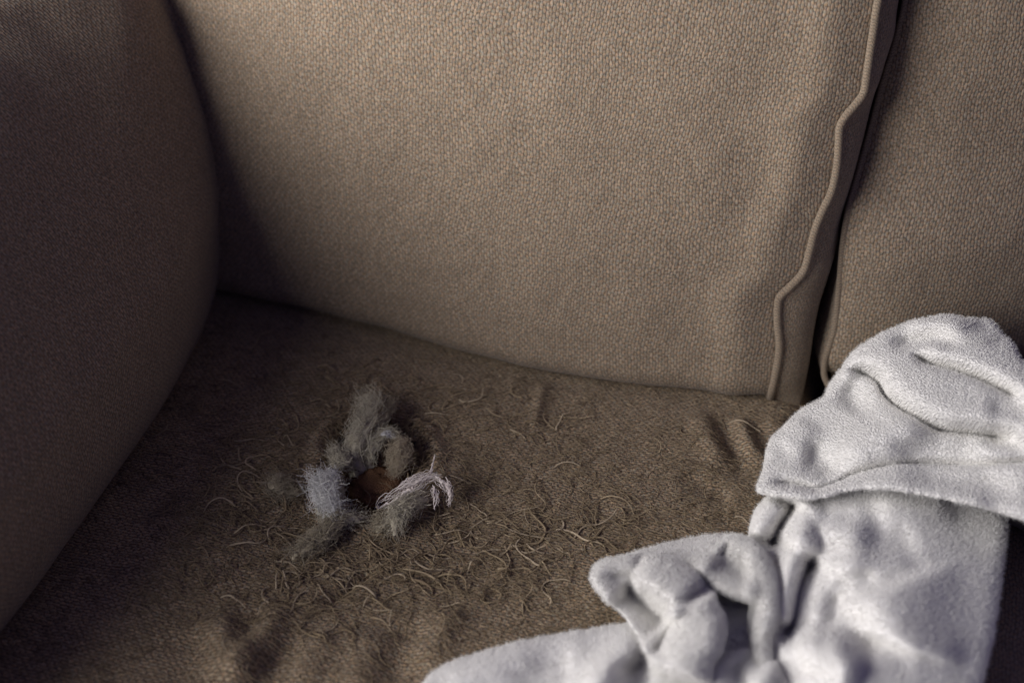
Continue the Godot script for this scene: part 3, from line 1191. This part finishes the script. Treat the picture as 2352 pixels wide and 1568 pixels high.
func sheet(outline: Array, heights: Array, strokes: Array, roll: float, cell: float, sigma: float, wander: float) -> Array:
	# outline and features in picture units; heights: [x, y, height over the seat]. [mesh, points, normals]
	var ol: Array = []
	for p in outline:
		ol.append(px_b(p, height_near(p, heights) - roll * 0.5))
	var poly := curve2(ol, 0.004)
	for k in poly.size():      # plush edges are never ruled
		poly[k] += Vector2(noise.get_noise_1d(k * 0.35), noise.get_noise_1d(k * 0.35 + 70.0)) * wander
	var lo := poly[0]
	var hi := poly[0]
	for p in poly:
		lo = lo.min(p)
		hi = hi.max(p)
	var f := Field.new(lo - Vector2.ONE * cell * 2, hi + Vector2.ONE * cell * 2, cell)
	var hp := PackedVector3Array()
	for q in heights:
		var b := px_b(Vector2(q[0], q[1]), q[2])
		hp.append(Vector3(b.x, b.y, q[2]))
	# coarse solve of the height over the seat, then refined
	var cn := 6
	var gx := f.nx / cn + 2
	var gy := f.ny / cn + 2
	var coarse := PackedFloat32Array()
	coarse.resize(gx * gy)
	for j in gy:
		for i in gx:
			var p := f.o + Vector2(i, j) * cell * cn
			var num := 0.0
			var den := 1e-9
			for q in hp:
				var wgt := exp(-(Vector2(q.x, q.y) - p).length_squared() / (sigma * sigma)) + 1e-7
				num += q.z * wgt
				den += wgt
			coarse[j * gx + i] = num / den
	for j in f.ny:
		for i in f.nx:
			var a := float(i) / cn
			var b := float(j) / cn
			var ia := int(a)
			var ib := int(b)
			var k := ib * gx + ia
			var y := lerpf(lerpf(coarse[k], coarse[k + 1], a - ia), lerpf(coarse[k + gx], coarse[k + gx + 1], a - ia), b - ib)
			var p := f.o + Vector2(i, j) * cell
			f.h[j * f.nx + i] = y + 0.002 * noise.get_noise_2d(p.x * 12.0, p.y * 12.0) + 0.0002 * noise.get_noise_2d(p.x * 90.0, p.y * 90.0)
	for st in strokes:
		if st[3] != 1:
			f.stroke(curve_b(st[0], heights), st[1], st[2] * 1.12, st[3], st[4] if st.size() > 4 else 0.25)
	f.soften(3)
	for st in strokes:
		if st[3] == 1:
			f.stroke(curve_b(st[0], heights), st[1] * 1.15, st[2] * 1.15, 1, st[4] if st.size() > 4 else 0.25)
	# distance to the outline
	var edge := Field.new(f.o, hi + Vector2.ONE * cell * 2, cell)
	edge.nx = f.nx
	edge.ny = f.ny
	edge.h = PackedFloat32Array()
	edge.h.resize(f.nx * f.ny)
	edge.h.fill(1e9)
	var near := PackedVector2Array()
	near.resize(f.nx * f.ny)
	var n := poly.size()
	for k in n:
		var a := poly[k]
		var d := poly[(k + 1) % n] - a
		var l2 := d.length_squared()
		if l2 < 1e-12:
			continue
		var m := roll + cell * 2
		var i0 := clampi(int((minf(a.x, a.x + d.x) - m - f.o.x) / cell), 0, f.nx - 1)
		var i1 := clampi(int((maxf(a.x, a.x + d.x) + m - f.o.x) / cell) + 1, 0, f.nx - 1)
		var j0 := clampi(int((minf(a.y, a.y + d.y) - m - f.o.y) / cell), 0, f.ny - 1)
		var j1 := clampi(int((maxf(a.y, a.y + d.y) + m - f.o.y) / cell) + 1, 0, f.ny - 1)
		for j in range(j0, j1 + 1):
			for i in range(i0, i1 + 1):
				var p := f.o + Vector2(i, j) * cell - a
				var t := clampf(p.dot(d) / l2, 0, 1)
				var dd := (p - d * t).length_squared()
				var q := j * f.nx + i
				if dd < edge.h[q]:
					edge.h[q] = dd
					near[q] = a + d * t
	var inside := PackedByteArray()
	inside.resize(f.nx * f.ny)
	var v := PackedVector3Array()
	v.resize(f.nx * f.ny)
	var uv := PackedVector2Array()
	uv.resize(f.nx * f.ny)
	for j in f.ny:
		for i in f.nx:
			var q := j * f.nx + i
			var p := f.o + Vector2(i, j) * cell
			inside[q] = 1 if Geometry2D.is_point_in_polygon(p, poly) else 0
			var d := sqrt(edge.h[q]) if edge.h[q] < 1e8 else 1.0
			if inside[q] == 0:
				if d < cell * 2.5:
					p = near[q]
				d = 0.0
			var drop := 0.0
			if d < roll:
				var e := 1.0 - d / roll
				drop = roll * 0.9 * (1.0 - sqrt(maxf(0.0, 1.0 - e * e)))
			v[q] = from_b(p.x, p.y, seat_w(p.x, p.y) + (f.h[q] / ba.y) - drop)
			uv[q] = p * 8.0
	var keep := PackedByteArray()
	keep.resize(f.nx * f.ny)
	for j in f.ny - 1:
		for i in f.nx - 1:
			var q := j * f.nx + i
			keep[q] = 1 if inside[q] + inside[q + 1] + inside[q + f.nx] + inside[q + f.nx + 1] > 0 else 0
	var mesh := grid_mesh(f.nx, f.ny, v, uv, keep, ba)
	# underside: from the outline down to the seat, drawn in a little
	var sk := Buf.new()
	var mid := (lo + hi) * 0.5
	for k in n + 1:
		var p := poly[k % n]
		var w0 := seat_w(p.x, p.y)
		var top := w0 + f.at(p) / ba.y - roll * 0.9
		var q := p + (mid - p).normalized() * minf(0.006, (mid - p).length())
		var a := from_b(p.x, p.y, top)
		var b := from_b(q.x, q.y, top - 0.004)
		var c := from_b(q.x, q.y, minf(w0 - 0.004, top - 0.005))
		sk.v.append_array([a, b, c])
		var nn := (bs * (p - mid).x + bt * (p - mid).y).normalized()
		sk.n.append_array([nn, nn, nn])
		sk.uv.append_array([Vector2(k, 0), Vector2(k, 0.5), Vector2(k, 1)])
		if k < n:
			var o := k * 3
			for r in 2:
				sk.i.append_array([o + r, o + r + 3, o + r + 1, o + r + 1, o + r + 3, o + r + 4])
	for k in range(0, sk.i.size(), 3):      # clockwise as seen from outside
		var p0 := sk.v[sk.i[k]]
		if (sk.v[sk.i[k + 1]] - p0).cross(sk.v[sk.i[k + 2]] - p0).dot(sk.n[sk.i[k]]) > 0.0:
			var x := sk.i[k + 1]
			sk.i[k + 1] = sk.i[k + 2]
			sk.i[k + 2] = x
	return [mesh, sk.mesh(), v, keep, f.nx, f.ny]


func z4(x: float, y: float) -> Vector2:
	return Vector2(1317.0 + x * 0.44, 1129.0 + y * 0.44)


func z5(x: float, y: float) -> Vector2:
	return Vector2(1646.4 + x * 0.33, 658.6 + y * 0.33)


func l4(list: Array) -> Array:
	var out: Array = []
	for q in list:
		out.append(z4(q[0], q[1]))
	return out


func l5(list: Array) -> Array:
	var out: Array = []
	for q in list:
		out.append(z5(q[0], q[1]))
	return out


func l6(list: Array) -> Array:
	var out: Array = []
	for q in list:
		out.append(Vector2(1309.6 + q[0] * 0.5753, 666.0 + q[1] * 0.5753))
	return out


func build_blanket():
	bo = Vector3(0.665, 0.0, 0.25)
	ba = Vector3(0.0, 0.69, 0.72).normalized()
	bs = Vector3(0.954, 0, -0.3)
	bs = (bs - ba * bs.dot(ba)).normalized()
	bt = ba.cross(bs)
	var bl := thing("blanket", "crumpled white fleece blanket thrown over the right side of the sofa", "blanket")
	# side flap lying flat towards the front
	var flap := [Vector2(960, 1590), Vector2(975, 1566), Vector2(1000, 1540), Vector2(1040, 1517), Vector2(1100, 1497), Vector2(1160, 1480), Vector2(1240, 1462), Vector2(1330, 1447), Vector2(1420, 1432), Vector2(1480, 1430), Vector2(1560, 1480), Vector2(1600, 1720), Vector2(900, 1720), Vector2(960, 1590)]
	var a := sheet(flap, [[1000, 1560, 0.02], [1240, 1500, 0.022], [1420, 1450, 0.02], [1200, 1650, 0.03], [1480, 1560, 0.035], [1100, 1720, 0.02]], [
		[l4([[60, 1010], [150, 960], [260, 870], [370, 800]]), 0.010, 0.012, 0],
		[l4([[250, 980], [320, 920], [390, 870]]), 0.006, -0.014, 0],
		[[Vector2(1010, 1580), Vector2(1120, 1540), Vector2(1260, 1500)], 0.014, 0.004, 0],
		[[Vector2(1180, 1600), Vector2(1230, 1560), Vector2(1330, 1530)], 0.016, -0.005, 0],
		[[Vector2(1340, 1640), Vector2(1380, 1580), Vector2(1450, 1530)], 0.012, 0.012, 0],
	], 0.012, 0.0022, 0.05, 0.0012)
	put_sheet(a, "side_flap", m_plush, bl, 24000, 0.0021)
	# the main heap with its turned-up corner
	var heap := [Vector2(1400, 1720), Vector2(1440, 1600), Vector2(1510, 1500), Vector2(1495, 1440), Vector2(1460, 1380), Vector2(1428, 1335), Vector2(1425, 1295), Vector2(1440, 1276), Vector2(1467, 1263), Vector2(1528, 1247), Vector2(1581, 1235), Vector2(1625, 1228), Vector2(1700, 1226), Vector2(1718, 1236), Vector2(1722, 1215), Vector2(1735, 1173), Vector2(1765, 1140), Vector2(1800, 1100), Vector2(1900, 1060), Vector2(2100, 1060), Vector2(2290, 1100), Vector2(2313, 1180), Vector2(2305, 1300), Vector2(2285, 1440), Vector2(2255, 1568), Vector2(2220, 1720), Vector2(1400, 1720)]
	var hts := [[1440, 1320, 0.016], [1500, 1420, 0.016], [1560, 1260, 0.022], [1680, 1240, 0.026], [1560, 1340, 0.018], [1600, 1430, 0.018], [1520, 1540, 0.02], [1690, 1330, 0.022], [1700, 1420, 0.022], [1770, 1300, 0.036], [1740, 1200, 0.036], [1720, 1470, 0.03], [1850, 1250, 0.055], [1850, 1400, 0.06], [2000, 1350, 0.068], [2000, 1180, 0.062], [2200, 1250, 0.06], [2290, 1200, 0.046], [2280, 1400, 0.04], [2200, 1450, 0.058], [1900, 1540, 0.066], [2100, 1560, 0.066], [2240, 1560, 0.04], [1700, 1560, 0.035], [1600, 1680, 0.03], [1900, 1700, 0.06]]
	var fo := [
		# next upright roll, its loop and the crease inside it
		[l6([[1000, 975], [930, 1010], [888, 1080], [880, 1180], [868, 1280], [845, 1370]]), 0.014, 0.014, 3, 0.15],
		[l6([[988, 1055], [960, 1100], [930, 1160], [908, 1250], [888, 1340], [830, 1410]]), 0.0046, -0.022, 1, 0.15],
		[l6([[940, 1000], [1010, 965], [1085, 975], [1125, 1040], [1080, 1110], [1000, 1150]]), 0.018, 0.005, 0, 0.25],
		[l6([[870, 1020], [930, 960], [1020, 930], [1130, 940], [1240, 920]]), 0.013, 0.005, 0, 0.3],
		# lumps under the folded end
		[l6([[840, 840], [778, 920], [756, 1000]]), 0.015, 0.014, 3, 0.15],
		[l6([[905, 840], [852, 920], [808, 1000], [795, 1040]]), 0.005, -0.024, 1, 0.15],
		[l6([[980, 830], [890, 920], [835, 1010]]), 0.017, 0.010, 3, 0.2],
		# broad mound and the hollow that cuts it
		[l6([[1230, 1170], [1280, 1300], [1260, 1430]]), 0.046, 0.010, 0, 0.2],
		[l6([[990, 1250], [1070, 1290], [1140, 1350], [1185, 1430], [1205, 1500]]), 0.014, -0.013, 0, 0.25],
		[l6([[930, 1330], [960, 1430], [1060, 1480], [1180, 1540]]), 0.019, 0.014, 0, 0.25],
		[l6([[1130, 1010], [1250, 1020], [1400, 1000]]), 0.018, -0.004, 0, 0.3],
		[l6([[1180, 870], [1350, 880], [1550, 850]]), 0.016, 0.006, 0, 0.3],
		# small wrinkles
		[l6([[900, 860], [960, 900], [1050, 905], [1180, 900]]), 0.007, -0.004, 0, 0.3],
		[l6([[1010, 1130], [1110, 1100], [1240, 1080], [1400, 1090]]), 0.008, 0.004, 0, 0.3],
		[l6([[1040, 1180], [1140, 1150], [1240, 1150]]), 0.007, -0.004, 0, 0.3],
		[l6([[1020, 1390], [1080, 1440], [1110, 1530]]), 0.007, 0.004, 0, 0.3],
		[l6([[870, 1440], [930, 1500], [950, 1568]]), 0.008, -0.004, 0, 0.3],
		[l6([[1300, 1480], [1420, 1440], [1560, 1460]]), 0.012, 0.003, 0, 0.3],
		# roll at the bottom of the picture
	]
	a = sheet(heap, hts, fo, 0.013, 0.0015, 0.048, 0.0012)
	put_sheet(a, "lower_drape", m_plush, bl, 90000, 0.0021)
	# gathered fold to the right of the corner, open below where the pocket is
	var gather := l6([[560, 1050], [625, 990], [700, 984], [775, 1038], [826, 1120], [848, 1200], [844, 1290], [818, 1380], [808, 1480], [770, 1540], [742, 1480], [728, 1400], [733, 1320], [745, 1262], [700, 1242], [640, 1225], [575, 1190], [520, 1140], [458, 1088], [490, 1065], [560, 1050]])
	a = sheet(gather, [[1590, 1270, 0.04], [1640, 1290, 0.046], [1700, 1270, 0.042], [1760, 1310, 0.056], [1700, 1340, 0.056], [1620, 1330, 0.05], [1780, 1400, 0.056], [1760, 1480, 0.052], [1760, 1540, 0.046]], [
		[l6([[480, 1082], [540, 1108], [610, 1160], [690, 1200], [770, 1190]]), 0.010, 0.007, 3, 0.2],
		[l6([[560, 1072], [640, 1110], [730, 1120]]), 0.014, -0.008, 0, 0.25],
		[l6([[590, 1075], [620, 1030], [640, 995]]), 0.003, -0.006, 1, 0.3],
		[l6([[660, 1010], [735, 1060], [785, 1140], [795, 1230], [785, 1330], [772, 1430]]), 0.014, 0.006, 0, 0.2],
	], 0.014, 0.0015, 0.05, 0.0012)
	put_sheet(a, "gathered_fold", m_plush, bl, 18000, 0.0021)
	# corner turned up into a hollow, running down into a thick bulge
	var corner := l6([[215, 1058], [290, 1052], [380, 1066], [450, 1082], [515, 1120], [565, 1185], [615, 1270], [634, 1360], [618, 1440], [580, 1500], [570, 1640], [330, 1640], [322, 1500], [305, 1430], [240, 1325], [165, 1245], [112, 1185], [92, 1135], [125, 1085], [215, 1058]])
	a = sheet(corner, [[1375, 1325, 0.030], [1420, 1390, 0.032], [1480, 1460, 0.034], [1440, 1290, 0.034], [1520, 1290, 0.042], [1500, 1340, 0.044], [1570, 1330, 0.05], [1600, 1400, 0.056], [1620, 1450, 0.05], [1580, 1520, 0.056], [1540, 1600, 0.05], [1450, 1390, 0.03]], [
		[l6([[335, 1450], [300, 1385], [238, 1308], [168, 1233], [124, 1175], [118, 1138], [152, 1100], [215, 1080], [285, 1078]]), 0.0105, 0.008, 3, 0.05],
		[l6([[190, 1188], [260, 1252], [325, 1322], [368, 1372]]), 0.013, -0.020, 0, 0.2],
		[l6([[260, 1102], [350, 1140], [440, 1190], [505, 1235]]), 0.026, 0.013, 3, 0.15],
		[l6([[262, 1166], [330, 1213], [430, 1296]]), 0.018, 0.007, 2, 0.2],
		[l6([[275, 1176], [335, 1220], [430, 1298]]), 0.0038, -0.010, 1, 0.25],
		[l6([[505, 1215], [525, 1290], [515, 1370], [485, 1460], [455, 1560]]), 0.030, 0.016, 3, 0.12],
		[l6([[428, 1292], [380, 1370], [335, 1460]]), 0.005, -0.016, 1, 0.2],
		[l6([[240, 1120], [330, 1098], [430, 1112]]), 0.006, -0.003, 0, 0.3],
		[l6([[560, 1300], [580, 1380], [560, 1450]]), 0.007, 0.003, 0, 0.3],
	], 0.013, 0.0015, 0.05, 0.0012)
	put_sheet(a, "turned_up_corner", m_plush, bl, 26000, 0.0021)
	# roll that comes forward at the bottom
	var roll := l6([[520, 1660], [535, 1560], [565, 1500], [620, 1452], [690, 1428], [770, 1444], [830, 1490], [880, 1560], [930, 1700], [520, 1700], [520, 1660]])
	a = sheet(roll, [[1640, 1520, 0.05], [1720, 1500, 0.054], [1790, 1540, 0.052], [1700, 1600, 0.06], [1820, 1630, 0.055]], [
		[l6([[640, 1600], [690, 1510], [750, 1480], [800, 1510]]), 0.009, -0.012, 0, 0.25],
		[l6([[740, 1600], [770, 1540], [830, 1560]]), 0.012, 0.005, 0, 0.3],
	], 0.016, 0.0016, 0.05, 0.0012)
	put_sheet(a, "front_roll", m_plush, bl, 9000, 0.0021)
	# the end folded back over the heap, rougher side out
	var end_ := [z5(280, 1380), z5(285, 1430), z5(330, 1452), z5(420, 1468), z5(520, 1480), z5(640, 1490), z5(760, 1470), z5(900, 1432), z5(1000, 1418), z5(1250, 1430), z5(1500, 1470), z5(1750, 1525), z5(2000, 1590), z5(2250, 1680), z5(2500, 1780), z5(2700, 1700), z5(2700, 900), z5(2400, 700), z5(2138, 540), z5(2100, 480), z5(2060, 400), z5(1965, 300), z5(1905, 232), z5(1750, 222), z5(1600, 205), z5(1500, 220), z5(1330, 260), z5(1180, 320), z5(1000, 430), z5(900, 520), z5(870, 570), z5(780, 690), z5(735, 780), z5(650, 820), z5(560, 880), z5(440, 1000), z5(380, 1060), z5(350, 1130), z5(330, 1250), z5(280, 1380)]
	var eh := [[1745, 1130, 0.056], [1765, 1060, 0.045], [1830, 990, 0.05], [1890, 920, 0.062], [1960, 840, 0.082], [2050, 770, 0.104], [2170, 735, 0.122], [2270, 740, 0.128], [2352, 850, 0.128], [1900, 1060, 0.068], [2000, 1000, 0.086], [2100, 900, 0.11], [2250, 880, 0.125], [2200, 1000, 0.105], [2100, 1080, 0.086], [2000, 1120, 0.08], [1850, 1135, 0.07], [2200, 1140, 0.088], [2340, 1150, 0.092], [2350, 1000, 0.112], [2500, 1000, 0.12], [2500, 1200, 0.10]]
	var ef := [
		[l6([[1080, 335], [1150, 322], [1220, 348], [1258, 400], [1300, 440], [1380, 490], [1480, 540], [1600, 553], [1812, 575], [1950, 590]]), 0.036, 0.011, 2, 0.12],
		[l6([[1090, 332], [1150, 325], [1220, 352], [1256, 405], [1300, 446], [1380, 496], [1480, 546], [1600, 560], [1812, 585]]), 0.0036, -0.028, 1, 0.12],
		[l6([[1340, 250], [1450, 285], [1560, 310], [1680, 360], [1812, 440], [1950, 520]]), 0.026, 0.008, 2, 0.2],
		[l6([[1350, 258], [1450, 290], [1560, 316], [1680, 366], [1812, 446]]), 0.0034, -0.022, 1, 0.15],
		[l6([[1260, 245], [1360, 205], [1470, 195], [1570, 240]]), 0.008, -0.009, 0, 0.3],
		[l6([[1600, 120], [1690, 170], [1750, 240]]), 0.010, -0.004, 0, 0.3],
		[l6([[1320, 160], [1480, 140], [1600, 180]]), 0.011, 0.006, 0, 0.3],
		[l6([[1085, 365], [1135, 395], [1142, 440], [1100, 500]]), 0.014, -0.008, 0, 0.3],
		[l6([[1040, 340], [1120, 340], [1200, 390], [1240, 450]]), 0.010, 0.005, 0, 0.3],
		[l6([[915, 655], [980, 670], [1025, 710], [1065, 760]]), 0.014, -0.009, 0, 0.3],
		[l6([[780, 772], [900, 772], [980, 790], [1050, 768], [1150, 725], [1300, 690], [1450, 683], [1650, 690], [1812, 680], [1950, 670]]), 0.0034, -0.012, 1, 0.08],
		[l6([[1060, 720], [1130, 640], [1230, 590], [1350, 570], [1480, 580]]), 0.016, 0.009, 0, 0.3],
		[l6([[960, 520], [910, 590], [850, 650]]), 0.014, 0.005, 0, 0.3],
		[l6([[1250, 640], [1400, 630], [1560, 640], [1700, 610]]), 0.013, -0.009, 0, 0.3],
		[l6([[1640, 470], [1730, 480], [1850, 510]]), 0.010, -0.004, 0, 0.3],
		[l6([[1640, 570], [1740, 600], [1850, 610]]), 0.009, -0.006, 0, 0.3],
		[l6([[1300, 750], [1450, 740], [1600, 760], [1800, 780]]), 0.012, -0.007, 0, 0.3],
		[l6([[760, 802], [870, 815], [980, 828], [1070, 810], [1200, 790], [1330, 800], [1500, 830], [1700, 870]]), 0.009, 0.005, 0, 0.1],
	]
	a = sheet(end_, eh, ef, 0.011, 0.0015, 0.048, 0.001)
	put_sheet(a, "folded_end", m_sherpa, bl, 55000, 0.0019)


func put_sheet(a: Array, called: String, mat: Material, bl: Node3D, count: int, long: float):
	var o := part(called, a[0], mat, bl)
	part("underside", a[1], mat, o)
	# short pile standing on the cloth
	rng.seed = hash(called)
	var v: PackedVector3Array = a[2]
	var keep: PackedByteArray = a[3]
	var nx: int = a[4]
	var ny: int = a[5]
	var mm := MultiMesh.new()
	mm.transform_format = MultiMesh.TRANSFORM_3D
	var bf := Buf.new()
	var pts := PackedVector3Array([Vector3(0, -0.0006, 0), Vector3(0.0002, long * 0.5, 0.0001), Vector3(0.0005, long, 0.0003)])
	add_tube(bf, pts, 0.00012, 0.00005, 3)
	mm.mesh = bf.mesh()
	var xf: Array = []
	var tries := 0
	while xf.size() < count and tries < count * 6:
		tries += 1
		var i := rng.randi() % (nx - 1)
		var j := rng.randi() % (ny - 1)
		var q := j * nx + i
		if keep[q] == 0:
			continue
		var e1 := v[q + 1] - v[q]
		var e2 := v[q + nx] - v[q]
		var n := e1.cross(e2)
		if n.length_squared() < 1e-16:
			continue
		n = n.normalized()
		if n.dot(ba) < 0.0:
			n = -n
		var up := (n + Vector3(rng.randfn(0, 0.45), rng.randfn(0, 0.45), rng.randfn(0, 0.45))).normalized()
		var sx := up.cross(Vector3(rng.randf_range(-1, 1), rng.randf_range(-1, 1), rng.randf_range(-1, 1))).normalized()
		var s := rng.randf_range(0.6, 1.25)
		xf.append(Transform3D(Basis(sx * s, up * s, sx.cross(up) * s), v[q] + e1 * rng.randf() + e2 * rng.randf()))
	mm.instance_count = xf.size()
	for k in xf.size():
		mm.set_instance_transform(k, xf[k])
	var mi := MultiMeshInstance3D.new()
	mi.name = "pile"
	mi.multimesh = mm
	mi.material_override = m_pile
	mi.set_meta("kind", "stuff")
	o.add_child(mi, true)
